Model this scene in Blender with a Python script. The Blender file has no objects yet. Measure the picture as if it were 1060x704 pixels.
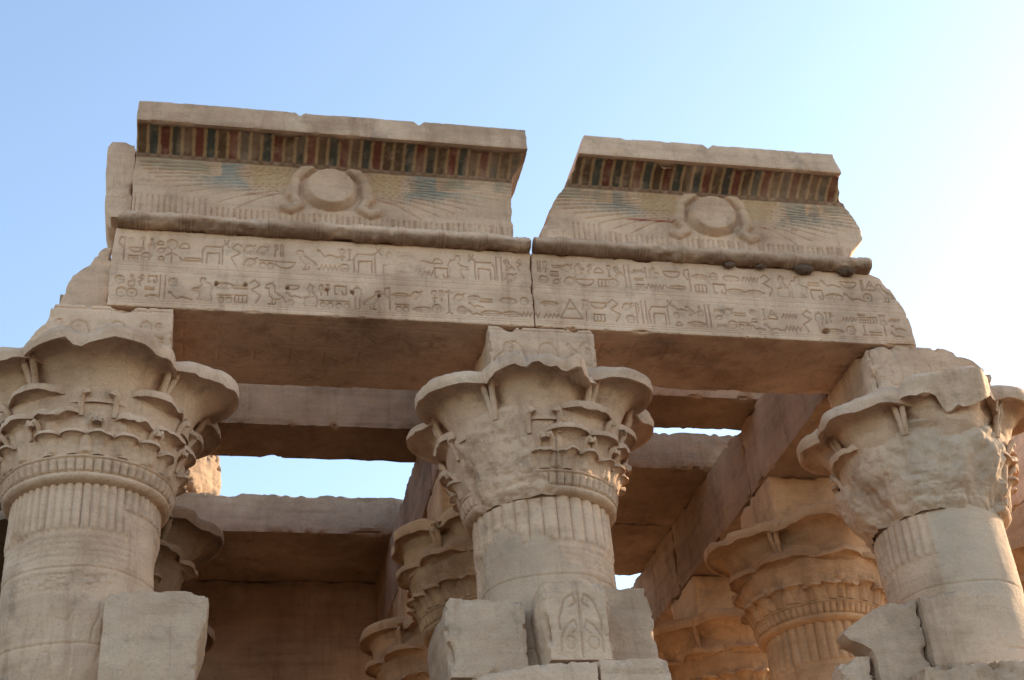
import bpy, math, random
import numpy as np
from mathutils import Vector, Matrix

S = bpy.context.scene
C = S.collection
PI = math.pi
rad = math.radians

# ------------------------------------------------------------------ camera
FPX, YAW, PITCH, ROLL = 1520.0, rad(14.0896), rad(32.0421), rad(-4.78017)
f_ = Vector((math.sin(YAW)*math.cos(PITCH), math.cos(YAW)*math.cos(PITCH), math.sin(PITCH)))
r0 = Vector((math.cos(YAW), -math.sin(YAW), 0)); u0 = r0.cross(f_)
r_ = r0*math.cos(ROLL) + u0*math.sin(ROLL)
u_ = -r0*math.sin(ROLL) + u0*math.cos(ROLL)
cam = bpy.data.cameras.new('camera'); cam.sensor_width = 36; cam.sensor_fit = 'HORIZONTAL'
cam.lens = FPX/1060*36; cam.clip_end = 2000; cam.clip_start = .1
co = bpy.data.objects.new('camera', cam); C.objects.link(co)
co.matrix_world = Matrix(((r_.x, u_.x, -f_.x, 0), (r_.y, u_.y, -f_.y, -13.0), (r_.z, u_.z, -f_.z, 1.7), (0, 0, 0, 1)))
S.camera = co

# ------------------------------------------------------------------ light
SUN_AZ, SUN_EL = rad(69), rad(20)          # azimuth from +Y towards +X
w = bpy.data.worlds.new('World'); S.world = w; w.use_nodes = True
nt = w.node_tree
sky = nt.nodes.new('ShaderNodeTexSky'); sky.sky_type = 'NISHITA'; sky.sun_disc = False
sky.sun_elevation = SUN_EL; sky.sun_rotation = SUN_AZ
sky.air_density = 1.0; sky.dust_density = .75; sky.ozone_density = 0.2; sky.altitude = 100
nt.links.new(sky.outputs[0], nt.nodes['Background'].inputs[0])
nt.nodes['Background'].inputs[1].default_value = .13
sl = bpy.data.lights.new('sun', 'SUN'); sl.energy = 3.4; sl.angle = rad(.53); sl.color = (1, .78, .52)
so = bpy.data.objects.new('sun', sl); C.objects.link(so)
sd = Vector((math.sin(SUN_AZ)*math.cos(SUN_EL), math.cos(SUN_AZ)*math.cos(SUN_EL), math.sin(SUN_EL)))
so.rotation_euler = sd.to_track_quat('Z', 'Y').to_euler(); so.location = (40, 20, 30)
S.view_settings.view_transform = 'Standard'; S.view_settings.look = 'None'
S.view_settings.gamma = 1; S.view_settings.use_curve_mapping = False
S.view_settings.exposure = 1.60
S.cycles.diffuse_bounces = 6; S.cycles.max_bounces = 8

# ------------------------------------------------------------------ noise
def _h(ix, iy, iz, s):
    n = (ix.astype(np.int64)*374761393 + iy.astype(np.int64)*668265263 + iz.astype(np.int64)*2147483647 + s*974711) & 0x7fffffff
    n = ((n ^ (n >> 13))*1274126177) & 0x7fffffff
    n = ((n ^ (n >> 16))*668265263) & 0x7fffffff
    return ((n ^ (n >> 15)) & 0xffff)/65535.0
def noise(p, f=1.0, s=0):
    q = np.asarray(p, float)*f + 1000.5
    i = np.floor(q).astype(np.int64); t = q - i; t = t*t*(3-2*t)
    x, y, z = i[..., 0], i[..., 1], i[..., 2]; a, b, c = t[..., 0], t[..., 1], t[..., 2]
    L = lambda u, v, k: u + (v-u)*k
    return L(L(L(_h(x, y, z, s), _h(x+1, y, z, s), a), L(_h(x, y+1, z, s), _h(x+1, y+1, z, s), a), b),
             L(L(_h(x, y, z+1, s), _h(x+1, y, z+1, s), a), L(_h(x, y+1, z+1, s), _h(x+1, y+1, z+1, s), a), b), c)
def fbm(p, f=1.0, s=0, o=4):
    v = 0; a = .5
    for k in range(o): v = v + a*noise(p, f*2**k, s+k*17); a *= .5
    return v/(1-.5**o)
def sm(a, b, x): t = np.clip((x-a)/(b-a), 0, 1); return t*t*(3-2*t)

# ------------------------------------------------------------------ materials
def new_mat(name):
    m = bpy.data.materials.new(name); m.use_nodes = True
    return m, m.node_tree, m.node_tree.nodes['Principled BSDF']
def stone(name, c1, c2, c3, painted=False, bump=.35, streak=.5, vary=.10):
    m, nt, b = new_mat(name); N = nt.nodes.new; L = nt.links.new
    geo = N('ShaderNodeNewGeometry')
    def nz(scale, det=6, rough=.6, vec=None):
        n = N('ShaderNodeTexNoise'); n.inputs['Scale'].default_value = scale; n.inputs['Detail'].default_value = det
        n.inputs['Roughness'].default_value = rough; L(vec or geo.outputs['Position'], n.inputs['Vector']); return n
    def ramp(src, stops):
        r = N('ShaderNodeValToRGB'); e = r.color_ramp.elements
        while len(e) < len(stops): e.new(.5)
        for k, (p, c) in enumerate(stops): e[k].position = p; e[k].color = (*c, 1) if len(c) == 3 else c
        L(src, r.inputs[0]); return r
    def mix(a, c, fac, mode='MIX'):
        x = N('ShaderNodeMix'); x.data_type = 'RGBA'; x.blend_type = mode
        for inp, v in ((6, a), (7, c)):
            if isinstance(v, tuple): x.inputs[inp].default_value = (*v, 1)
            else: L(v, x.inputs[inp])
        if isinstance(fac, (int, float)): x.inputs[0].default_value = fac
        else: L(fac, x.inputs[0])
        return x.outputs[2]
    mp = N('ShaderNodeMapping'); mp.inputs['Scale'].default_value = (.35, .35, 3.2); L(geo.outputs['Position'], mp.inputs[0])
    big = ramp(nz(.9, 5, .62).outputs[0], [(.3, c1), (.52, c2), (.72, c3)])
    bed = ramp(nz(2.2, 7, .65, mp.outputs[0]).outputs[0], [(.30, (.62, .58, .54)), (.5, (1, 1, 1)), (.72, (1.18, 1.13, 1.06))])
    c = mix(big.outputs[0], bed.outputs[0], streak, 'MULTIPLY')
    spk = ramp(nz(34, 4, .7).outputs[0], [(.36, (.62, .58, .55)), (.47, (1, 1, 1)), (.62, (1.06, 1.05, 1.04))])
    c = mix(c, spk.outputs[0], .3, 'MULTIPLY')
    # dust-grey lichen and dark water staining in patches
    st = ramp(nz(2.7, 8, .7).outputs[0], [(.55, (0, 0, 0)), (.72, (1, 1, 1))])
    c = mix(c, (.20, .155, .12), mix((0, 0, 0), st.outputs[0], .55))
    pat = ramp(nz(1.7, 7, .62).outputs[0], [(.60, (0, 0, 0)), (.70, (1, 1, 1))])
    c = mix(c, tuple(k*1.04 for k in c3), mix((0, 0, 0), pat.outputs[0], .5))
    mp2 = N('ShaderNodeMapping'); mp2.inputs['Scale'].default_value = (2.6, 2.6, .28); L(geo.outputs['Position'], mp2.inputs[0])
    run = ramp(nz(1.6, 7, .68, mp2.outputs[0]).outputs[0], [(.34, (.66, .60, .55)), (.46, (1, 1, 1)), (.66, (1.08, 1.07, 1.05))])
    c = mix(c, run.outputs[0], .55, 'MULTIPLY')
    oi = N('ShaderNodeObjectInfo'); rr = ramp(oi.outputs['Random'], [(0, (1-vary, 1-vary*1.05, 1-vary*1.1)), (1, (1+vary, 1+vary, 1+vary))])
    c = mix(c, rr.outputs[0], 1.0, 'MULTIPLY')
    if painted:
        at = N('ShaderNodeAttribute'); at.attribute_name = 'paint'
        wear = ramp(nz(6, 5, .65).outputs[0], [(.30, (.62, .62, .62)), (.5, (1, 1, 1))])
        mm = N('ShaderNodeMath'); mm.operation = 'MULTIPLY'
        L(at.outputs['Alpha'], mm.inputs[0]); L(wear.outputs[0], mm.inputs[1])
        c = mix(c, at.outputs['Color'], mm.outputs[0])
    L(c, b.inputs['Base Color'])
    b.inputs['Roughness'].default_value = .93; b.inputs['Specular IOR Level'].default_value = .13
    h1 = nz(7, 8, .68); h2 = nz(55, 4, .6)
    ad = N('ShaderNodeMath'); ad.operation = 'MULTIPLY_ADD'; ad.inputs[1].default_value = .35
    L(h2.outputs[0], ad.inputs[0]); L(h1.outputs[0], ad.inputs[2])
    bp = N('ShaderNodeBump'); bp.inputs['Strength'].default_value = bump; bp.inputs['Distance'].default_value = .06
    L(ad.outputs[0], bp.inputs['Height']); L(bp.outputs[0], b.inputs['Normal'])
    return m
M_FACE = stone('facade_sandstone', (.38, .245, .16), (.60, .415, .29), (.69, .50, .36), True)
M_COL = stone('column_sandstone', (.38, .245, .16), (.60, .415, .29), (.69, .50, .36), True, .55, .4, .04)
M_IN = stone('inner_sandstone_shaded', (.225, .148, .096), (.335, .23, .155), (.43, .31, .215), True, .65, .6)  # same stone darkened, the hall's shade put into its colour
M_IN_LIT = stone('inner_sandstone_lit', (.33, .21, .125), (.50, .335, .205), (.60, .425, .275), True, .6, .5)  # inner stone made paler and warmer, bounce light put into the colour
M_BLK = stone('block_sandstone', (.39, .265, .18), (.57, .405, .288), (.66, .49, .355), True, .6, .35)
M_NEST = stone('dried_mud', (.10, .065, .045), (.13, .085, .06), (.16, .11, .08))
def ground_mat():
    m, nt, b = new_mat('desert_sand'); N = nt.nodes.new; L = nt.links.new
    geo = N('ShaderNodeNewGeometry'); n = N('ShaderNodeTexNoise'); n.inputs['Scale'].default_value = .7; n.inputs['Detail'].default_value = 9
    L(geo.outputs['Position'], n.inputs['Vector']); r = N('ShaderNodeValToRGB')
    r.color_ramp.elements[0].color = (.27, .21, .145, 1); r.color_ramp.elements[1].color = (.36, .28, .195, 1)
    r.color_ramp.elements[0].position = .3; r.color_ramp.elements[1].position = .7
    L(n.outputs[0], r.inputs[0]); L(r.outputs[0], b.inputs['Base Color']); b.inputs['Roughness'].default_value = .95
    bp = N('ShaderNodeBump'); bp.inputs['Strength'].default_value = .4; L(n.outputs[0], bp.inputs['Height']); L(bp.outputs[0], b.inputs['Normal'])
    return m
M_SAND = ground_mat()

# ------------------------------------------------------------------ mesh helpers
def link_mesh(name, V, F, mat, parent=None, paint=None, sharp=38, smooth=True, loc=None):
    """V (n,3) array, F list of faces or (m,4) int array -> one linked mesh object"""
    V = np.asarray(V, float); me = bpy.data.meshes.new(name)
    if isinstance(F, np.ndarray):
        k = F.shape[1]; loops = F.ravel().astype(np.int32); starts = np.arange(0, len(loops), k, dtype=np.int32)
    else:
        loops = np.concatenate([np.asarray(q, np.int32) for q in F]); L_ = np.array([len(q) for q in F])
        starts = np.concatenate([[0], np.cumsum(L_)[:-1]]).astype(np.int32)
    me.vertices.add(len(V)); me.vertices.foreach_set('co', V.astype(np.float32).ravel())
    me.loops.add(len(loops)); me.loops.foreach_set('vertex_index', loops)
    me.polygons.add(len(starts)); me.polygons.foreach_set('loop_start', starts)
    me.update(calc_edges=True); me.validate()
    if paint is not None:
        a = me.color_attributes.new('paint', 'FLOAT_COLOR', 'POINT'); a.data.foreach_set('color', np.asarray(paint, np.float32).ravel())
    me.materials.append(mat)
    if smooth:
        me.polygons.foreach_set('use_smooth', np.ones(len(me.polygons), bool))
        if sharp: me.set_sharp_from_angle(angle=rad(sharp))
    o = bpy.data.objects.new(name, me); C.objects.link(o)
    if parent: o.parent = parent
    if loc is not None: o.location = loc
    return o
def grid_faces(n, m, off=0, flip=False, wrap=False):
    i, j = np.meshgrid(np.arange(n if wrap else n-1), np.arange(m-1), indexing='ij')
    a = i*m + j; b_ = ((i+1) % n)*m + j
    q = np.stack([a, b_, b_+1, a+1], -1).reshape(-1, 4) + off
    return q[:, ::-1] if flip else q
def tag(o, label, cat, group=None, kind=None):
    if label: o['label'] = label
    if cat: o['category'] = cat
    if group: o['group'] = group
    if kind: o['kind'] = kind
    return o
def empty(name, loc, label, cat, group=None):
    e = bpy.data.objects.new(name, None); e.location = loc; e.empty_display_size = .3; C.objects.link(e)
    return tag(e, label, cat, group)

def solid(name, x, z, y, mat, parent=None, res=.06, rough=.008, chip=.05, seed=0, front=None, paint=None, fres=None, chipf=3.0, sharp=38, origin=None, yres=None, chipside=1.0, under=None):
    """A block of stone: x=(xl,xr), z=(zb,zt), y=(front,back); each a number or a function.
    xl/xr: f(zz) ; zb/zt: f(xx) ; front(xx,zz): carving depth added to y; edges get worn and chipped."""
    fn = lambda v: v if callable(v) else (lambda q: np.full_like(q, float(v)))
    xl, xr = fn(x[0]), fn(x[1]); zb, zt = fn(z[0]), fn(z[1]); yb = y[1]
    yf = y[0] if callable(y[0]) else (lambda zz: np.full_like(zz, float(y[0])))
    zc = np.linspace(0, 1, 9); xm = np.linspace(0, 1, 9)
    zmin0 = float(np.min(zb(xm*0+float(xl(np.zeros(1))[0])))); 
    xs0 = (xl(np.array([zmin0]))[0] + xr(np.array([zmin0]))[0])/2
    z0, z1 = float(zb(np.array([xs0]))[0]), float(zt(np.array([xs0]))[0])
    W = float(np.mean(xr(np.linspace(z0, z1, 9)) - xl(np.linspace(z0, z1, 9)))); Hh = z1-z0
    D = yb - float(np.mean(yf(np.linspace(z0, z1, 9))))
    r = fres or res
    na, nc, nb = max(3, int(W/r)+1), max(3, int(Hh/r)+1), max(3, int(D/(yres or max(res, .05)))+1)
    ua, uc, ub = np.linspace(0, 1, na), np.linspace(0, 1, nc), np.linspace(0, 1, nb)
    pts, faces, off = [], [], 0
    def add(A, Cc, B, flip):
        nonlocal off
        n, m = A.shape
        pts.append(np.stack([A, B, Cc], -1).reshape(-1, 3)); faces.append(grid_faces(n, m, off, flip)); off += n*m
    A, Cc = np.meshgrid(ua, uc, indexing='ij'); add(A, Cc, A*0, False)
    nfront = off
    A, B = np.meshgrid(ua, ub, indexing='ij'); add(A, A*0+1, B, False); un0 = off; add(A, A*0, B, True); un1 = off
    B, Cc = np.meshgrid(ub, uc, indexing='ij'); add(B*0, Cc, B, True); add(B*0+1, Cc, B, False)
    ca = np.linspace(0, 1, max(3, int(W/.25)+1)); cc = np.linspace(0, 1, max(3, int(Hh/.25)+1))
    A, Cc = np.meshgrid(ca, cc, indexing='ij'); add(A, Cc, A*0+1, True)
    P = np.concatenate(pts); F = np.concatenate(faces)
    a, b_, c = P[:, 0], P[:, 1], P[:, 2]
    zz0 = z0 + c*Hh
    xx = xl(zz0) + a*(xr(zz0)-xl(zz0))
    zz = zb(xx) + c*(zt(xx)-zb(xx))
    yy0 = yf(zz); yy = yy0 + b_*(yb-yy0)
    Q = np.stack([xx, yy, zz], -1)
    # wear
    da, dc, db = np.minimum(a, 1-a)*W, np.minimum(c, 1-c)*Hh, np.minimum(b_, 1-b_)*D
    srt = np.sort(np.stack([da, dc, db], -1), -1); edge = srt[:, 1]
    n1 = fbm(Q, chipf, seed, 4); n2 = fbm(Q, 9, seed+5, 3)
    n3_ = fbm(Q, chipf*4.5, seed+2, 3)
    am = chip*(np.clip((n1-.57)*9, 0, 1.7) + .5*np.clip((n3_-.56)*7, 0, 1))*np.exp(-(edge/(chip*.9+.012))**1.6) + .005*np.exp(-edge/.010)
    dirv = np.stack([np.where(da < dc, np.sign(.5-a), np.sign(.5-a)*np.exp(-da/.06))*np.exp(-da/.06),
                     np.sign(.5-b_)*np.exp(-db/.06), np.sign(.5-c)*np.exp(-dc/.06)], -1)
    Q = Q + dirv*am[:, None]*chipside
    nrm = np.stack([-np.sign(.5-a)*(da < 1e-6), -np.sign(.5-b_)*(db < 1e-6), -np.sign(.5-c)*(dc < 1e-6)], -1).astype(float)
    nrm /= np.maximum(np.linalg.norm(nrm, axis=1), 1e-6)[:, None]
    Q = Q + nrm*((n2-.5)*2*rough)[:, None] + nrm*((fbm(Q, 1.3, seed+9, 2)-.5)*rough*2)[:, None]
    if front is not None:
        Q[:nfront, 1] += front(xx[:nfront], zz[:nfront])*sm(0, .03, edge[:nfront])
    if under is not None:
        Q[un0:un1, 2] += under(xx[un0:un1], yy[un0:un1])*sm(0, .03, edge[un0:un1])
    pc = None
    if paint is not None:
        pc = np.zeros((len(Q), 4)); pc[:nfront] = paint(xx[:nfront], zz[:nfront])
    elif mat in (M_FACE, M_COL, M_IN, M_BLK, M_IN_LIT): pc = np.zeros((len(Q), 4))
    # weld the seams so no cracks show
    key = np.round(P*np.array([1e5, 1e5, 1e5])).astype(np.int64)
    nback = len(ca)*len(cc)
    kk = (key[:, 0]*1000003 + key[:, 1])*1000003 + key[:, 2]
    kk[len(P)-nback:] += 7
    _, first, inv = np.unique(kk, return_index=True, return_inverse=True)
    F = first[inv][F]
    used = np.zeros(len(P), bool); used[F.ravel()] = True
    remap = np.cumsum(used)-1
    F = remap[F]; Q = Q[used]; pc = pc[used] if pc is not None else None
    if origin is None: origin = np.array([(Q[:, 0].min()+Q[:, 0].max())/2, (Q[:, 1].min()+Q[:, 1].max())/2, Q[:, 2].min()])
    o = link_mesh(name, Q-np.asarray(origin), F, mat, parent, pc, sharp, loc=None if parent else origin)
    if parent: o.location = Vector(origin) - parent.location
    return o
def pl(*pairs):
    """piecewise-linear function through (key, value) pairs"""
    k = np.array([p[0] for p in pairs], float); v = np.array([p[1] for p in pairs], float)
    o = np.argsort(k); return lambda q: np.interp(q, k[o], v[o])
def ragged(f, amp, freq, seed):
    return lambda q: f(q) + amp*(fbm(np.stack([q*0+seed*3.1, q*0, q], -1), freq, seed, 4)-.5)*2

# ------------------------------------------------------------------ carving
class Relief:
    def __init__(s, x0, x1, z0, z1, res=.006):
        s.x0, s.z0, s.r = x0, z0, res; s.n = int((x1-x0)/res)+2; s.m = int((z1-z0)/res)+2
        s.h = np.zeros((s.n, s.m))
    def win(s, xa, xb, za, zb, pad):
        i0 = max(0, int((xa-pad-s.x0)/s.r)); i1 = min(s.n, int((xb+pad-s.x0)/s.r)+2)
        j0 = max(0, int((za-pad-s.z0)/s.r)); j1 = min(s.m, int((zb+pad-s.z0)/s.r)+2)
        if i1 <= i0 or j1 <= j0: return None
        X, Z = np.meshgrid(s.x0+np.arange(i0, i1)*s.r, s.z0+np.arange(j0, j1)*s.r, indexing='ij')
        return i0, i1, j0, j1, X, Z
    def stroke(s, P, wd, d):
        P = np.asarray(P, float)
        q = s.win(P[:, 0].min(), P[:, 0].max(), P[:, 1].min(), P[:, 1].max(), wd*1.3)
        if q is None: return
        i0, i1, j0, j1, X, Z = q; D = np.full(X.shape, 9.)
        for (ax, az), (bx, bz) in zip(P[:-1], P[1:]):
            vx, vz = bx-ax, bz-az; l2 = vx*vx+vz*vz+1e-12
            t = np.clip(((X-ax)*vx+(Z-az)*vz)/l2, 0, 1)
            D = np.minimum(D, np.hypot(X-ax-t*vx, Z-az-t*vz))
        v = abs(d)*np.clip(1.25-D/wd, 0, 1)
        h = s.h[i0:i1, j0:j1]
        s.h[i0:i1, j0:j1] = np.where(v > 0, np.maximum(h, v), h) if d > 0 else np.where(D < wd*1.2, np.minimum(h, d*np.sqrt(np.clip(1-(D/(wd*1.2))**2, 0, 1))), h)
    def disc(s, cx, cz, rx, rz, d):
        q = s.win(cx-rx, cx+rx, cz-rz, cz+rz, .02)
        if q is None: return
        i0, i1, j0, j1, X, Z = q
        e = np.hypot((X-cx)/rx, (Z-cz)/rz); v = d*np.clip((1.05-e)/.2, 0, 1)
        h = s.h[i0:i1, j0:j1]; s.h[i0:i1, j0:j1] = np.where(e < 1.05, np.maximum(h, v) if d > 0 else v, h)
    def fill(s, P, d):
        P = np.asarray(P, float); q = s.win(P[:, 0].min(), P[:, 0].max(), P[:, 1].min(), P[:, 1].max(), .01)
        if q is None: return
        i0, i1, j0, j1, X, Z = q; ins = np.zeros(X.shape, bool)
        for (ax, az), (bx, bz) in zip(P, np.roll(P, -1, 0)):
            if az == bz: continue
            ins ^= ((az > Z) != (bz > Z)) & (X < (bx-ax)*(Z-az)/(bz-az)+ax)
        h = s.h[i0:i1, j0:j1]; s.h[i0:i1, j0:j1] = np.where(ins, np.maximum(h, d), h)
    def at(s, x, z):
        fx = np.clip((x-s.x0)/s.r, 0, s.n-1.001); fz = np.clip((z-s.z0)/s.r, 0, s.m-1.001)
        i, j = fx.astype(int), fz.astype(int); a, b_ = fx-i, fz-j; h = s.h
        return (h[i, j]*(1-a)+h[i+1, j]*a)*(1-b_) + (h[i, j+1]*(1-a)+h[i+1, j+1]*a)*b_
def arc(cx, cz, rx, rz, a0=0, a1=360, n=14):
    t = np.radians(np.linspace(a0, a1, n)); return [(cx+rx*math.cos(k), cz+rz*math.sin(k)) for k in t]
# every sign: (width, height, [polylines]) in a unit-high box
SIGNS = [
 (.75, 1, [[(.1,.62),(.0,.7),(.12,.82),(.25,.8),(.3,.6),(.55,.42),(.75,.22),(.6,.2),(.45,.22),(.3,.3),(.18,.45),(.16,.6)], [(.34,.26),(.34,.02),(.24,.02)], [(.46,.24),(.46,.02),(.36,.02)]]),      # bird
 (.8, 1, [[(.05,.66),(.1,.84),(.3,.9),(.4,.76),(.4,.55),(.7,.3),(.78,.1)], [(.05,.66),(.2,.7),(.2,.4),(.35,.22),(.6,.24)], [(.3,.24),(.3,.02),(.18,.02)], [(.42,.24),(.42,.02),(.3,.02)]]),            # owl
 (.28, 1, [[(.14,0),(.14,.98),(.04,.9),(.03,.62),(.12,.45)], [(.14,.98),(.22,.85)]]),                                                                                                       # reed leaf
 (.3, 1, [[(.05,0),(.05,.96),(.2,.92),(.25,.7),(.1,.5)]]),                                                                                                                        # feather
 (.9, .35, [[(0,.1)]+[(k*.09+.045, .3 if k % 2 else .05) for k in range(10)]]),                                                                                                    # water
 (.5, .5, [arc(.25,.25,.22,.22), arc(.25,.25,.05,.05)]),                                                                                                                          # sun
 (.4, 1, [arc(.2,.76,.14,.2), [(.2,.56),(.2,0)], [(0,.5),(.4,.5)]]),                                                                                                              # life
 (.6, 1, [[(.1,0),(.1,.35),(.3,.4),(.28,.62),(.2,.75),(.3,.95),(.42,.85),(.38,.65),(.48,.5),(.58,.3),(.55,0),(.1,0)], [(.3,.4),(.55,.42)]]),                                         # seated figure
 (.9, .35, [arc(.45,.17,.42,.15), arc(.45,.17,.1,.12)]),                                                                                                                          # eye
 (.5, .35, [arc(.25,.03,.22,.28,0,180), [(.03,.03),(.47,.03)]]),                                                                                                                  # loaf
 (.9, .4, [arc(.45,.35,.42,.33,180,360), [(.03,.35),(.87,.35)]]),                                                                                                                 # basket
 (1.0, .4, [[(0,.3),(.12,.36),(.2,.22),(.35,.05),(.55,.15),(.75,.1),(1,.02)], [(.05,.35),(.03,.4)]]),                                                                                   # viper
 (.9, .35, [[(0,.3),(.1,.12),(.85,.12),(.9,.22),(.72,.26),(.2,.24)]]),                                                                                                             # arm
 (.35, 1, [[(.05,.9),(.2,1),(.3,.88)], [(.18,.98),(.18,.06)], [(.08,0),(.18,.08),(.28,0)]]),                                                                                          # staff
 (.7, .6, [[(.05,.02),(.05,.55),(.65,.55),(.65,.02),(.45,.02),(.45,.2)], [(.05,.02),(.2,.02)]]),                                                                                     # house
 (.4, 1, [[(.2,0),(.2,.95)], [(.05,.95),(.35,.95)], [(.05,.83),(.35,.83)], [(.05,.71),(.35,.71)], [(.05,.59),(.35,.59)], [(.1,0),(.3,0)]]),                                           # pillar
 (.9, .9, [[(.0,.7),(.08,.85),(.25,.7),(.75,.7),(.86,.5),(.84,.02)], [(.2,.68),(.2,.02)], [(.3,.4),(.3,.02)], [(.3,.45),(.7,.42),(.72,.02)], [(.06,.85),(.02,.98)], [(.1,.85),(.16,.98)]]),  # bull
 (.7, .5, [arc(.2,.12,.13,.13), arc(.52,.12,.13,.13), [(.05,.35),(.65,.35)]]),                                                                                                     # two rings
 (.5, 1, [[(.25,0),(.25,.6)], arc(.25,.78,.2,.2,200,520), [(.05,.3),(.25,.42),(.45,.3)]]),                                                                                            # plant
 (.6, .25, [[(0,.2),(.6,.2)], [(0,.05),(.6,.05)]]),
 (.25, .9, [[(.05,0),(.05,.9)], [(.2,0),(.2,.9)]]),
 (.7, .8, [[(.0,.05),(.35,.75),(.7,.05),(0,.05)], [(.2,.4),(.5,.4)]]),
 (.55, .5, [[(.0,.1),(.12,.35),(.28,.42),(.42,.36),(.5,.22),(.4,.12),(.2,.1),(.0,.1)], [(.42,.36),(.55,.45)], [(.2,.1),(.18,0)], [(.3,.1),(.3,0)]]),
 (.45, 1, [[(.1,0),(.1,.55),(.02,.6),(.05,.85),(.2,.98),(.35,.85),(.36,.6),(.28,.55),(.28,0),(.1,0)]]),
 (.9, .3, [[(.0,.15),(.2,.25),(.45,.28),(.7,.25),(.9,.15),(.7,.05),(.45,.02),(.2,.05),(.0,.15)], [(.1,.15),(.8,.15)]]),
 (.35, 1, [[(.17,0),(.17,.55)], [(.02,.55),(.32,.55),(.25,.75),(.3,.98),(.04,.98),(.09,.75),(.02,.55)]]),
 (.6, .4, [[(.05,.02),(.05,.38),(.55,.38),(.55,.02),(.05,.02)], [(.2,.02),(.2,.38)], [(.37,.02),(.37,.38)]]),
 (.8, 1, [[(.05,.02),(.1,.4),(.02,.55),(.12,.75),(.28,.78),(.3,.95),(.45,.97),(.48,.8),(.4,.7),(.5,.55),(.72,.5),(.76,.4),(.5,.42),(.48,.2),(.6,.02),(.05,.02)]]),
 (.5, .45, [arc(.25,.22,.2,.2,30,330), [(.1,.22),(.45,.22)]]),
 (.5, .9, [[(.25,0),(.1,.3),(.4,.5),(.12,.7),(.3,.88)], [(.3,.88),(.45,.75)]]),
]
TALL = [k for k, g in enumerate(SIGNS) if g[1] >= .8]; LOW = [k for k, g in enumerate(SIGNS) if g[1] < .8]
def put(R, g, x, z, h, wd, d, flip=False, maxw=None):
    W, H, ps = SIGNS[g]; k = h/H if H >= .8 else h/.8*1.5
    k = min(k, h/H)
    kx = k if not maxw else min(k, maxw/W)
    for p in ps:
        pp = [((x+(W-px if flip else px)*kx), z+pz*k) for px, pz in p]
        R.stroke(pp, wd, d)
        if len(p) > 6 and math.hypot(p[0][0]-p[-1][0], p[0][1]-p[-1][1]) < .35: R.fill(pp, d*.5)
    return W*kx
def register(R, x0, x1, z0, z1, rng, wd=.0078, d=.0205):
    x = x0; h = z1-z0
    while x < x1-.05:
        c = rng.random()
        if c < .34: wv = put(R, rng.choice(TALL), x, z0+rng.random()*.01, h*rng.uniform(.9, 1), wd, d, rng.random() < .6)
        else:
            a = rng.choice(LOW); b_ = rng.choice(LOW)
            if rng.random() < .5:
                wv = max(put(R, a, x, z0+h*.56, h*.40, wd, d), put(R, b_, x+rng.uniform(0, .03), z0, h*.44, wd, d))
            elif rng.random() < .6:
                wv = max(put(R, rng.choice(LOW), x+rng.uniform(0, .04), z0+h*q/3, h*.28, wd, d) for q in range(3))
            else:
                t1, t2 = rng.choice(TALL), rng.choice(TALL)
                wv = put(R, t1, x, z0+h*.48, h*.48, wd, d); wv = max(wv, wv+.015+put(R, t2, x+wv+.015, z0+h*.5, h*.46, wd, d), put(R, a, x, z0, h*.42, wd, d))
        x += wv*.94 + rng.uniform(.004, .014)
def wear_front(R, seed, keep=.3):
    def f(x, z):
        k = sm(keep, keep+.22, fbm(np.stack([x, x*0, z], -1), 1.6, seed, 3)); return R.at(x, z)*(.35+.65*k)
    return f

# ------------------------------------------------------------------ columns
def umbel(name, th, d0, d1, rb, rt, z0, z1, mat, parent, band=.10, nseg=30, nz=14, chip=.0, chipf=2.6, seed=0, cav=.8, lump=0, vein=0, nv=26):
    """open papyrus cup: a lathe whose centre slides outwards as it rises; hollow underside, rim with a real edge"""
    prof = []
    for k in range(nz+1):
        t = k/nz; q = (1-cav)*t + cav*(1-math.sqrt(max(0, 1-t*t)))
        prof.append((rb+(rt-rb)*q, d0+(d1-d0)*q, z0+(z1-z0)*t))
    b = band
    prof += [(rt+b*.22, d1, z1-b*.10), (rt+b*.40, d1, z1-b*.36), (rt+b*.62, d1, z1-b*.36), (rt+b*.70, d1, z1+b*.12), (rt+b*.64, d1, z1+b*.66), (rt+b*.3, d1, z1+b*1.0), (rt*.8, d1*.96, z1+b*1.12), (rt*.4, d1*.93, z1+b*1.2), (.002, d1*.9, z1+b*1.2)]
    pr = np.array(prof); n = len(pr); ph = np.linspace(0, 2*PI, nseg, endpoint=False)
    PH, K = np.meshgrid(ph, np.arange(n), indexing='ij'); r = pr[K, 0]; d = pr[K, 1]; z = pr[K, 2].astype(float)
    r = r*(1+vein*np.cos(PH*nv)*(K < nz-1)); lx = r*np.sin(PH); ly = d + r*np.cos(PH)
    x = ly*math.sin(th) + lx*math.cos(th); y = -ly*math.cos(th) + lx*math.sin(th)
    Q = np.stack([x, y, z], -1)
    W = Q + np.array([parent_world(parent)])
    if chip:
        n1 = fbm(W, chipf, seed, 4); rim = sm(z1-(z1-z0)*.45, z1, z)
        am = chip*np.clip((n1-.45)*4.5, 0, 1.5)*rim
        Q[..., 2] -= am*.8; s = 1-am*.55/np.maximum(np.hypot(Q[..., 0], Q[..., 1]), .2)
        Q[..., 0] *= s; Q[..., 1] *= s
    nn = (fbm(W, 7, seed+3, 3)-.5)*.018*min(1, rt*3) + (fbm(W, 2.6, seed+5, 4)-.5)*2*lump
    Q[..., 0] += nn*np.sin(PH+th); Q[..., 1] -= nn*np.cos(PH+th); Q[..., 2] += (noise(W, 5, seed+8)-.5)*.012*min(1, rt*3)
    return link_mesh(name, Q.reshape(-1, 3), grid_faces(nseg, n, 0, True, True), mat, parent, np.zeros((Q.size//3, 4)), 50)
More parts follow.
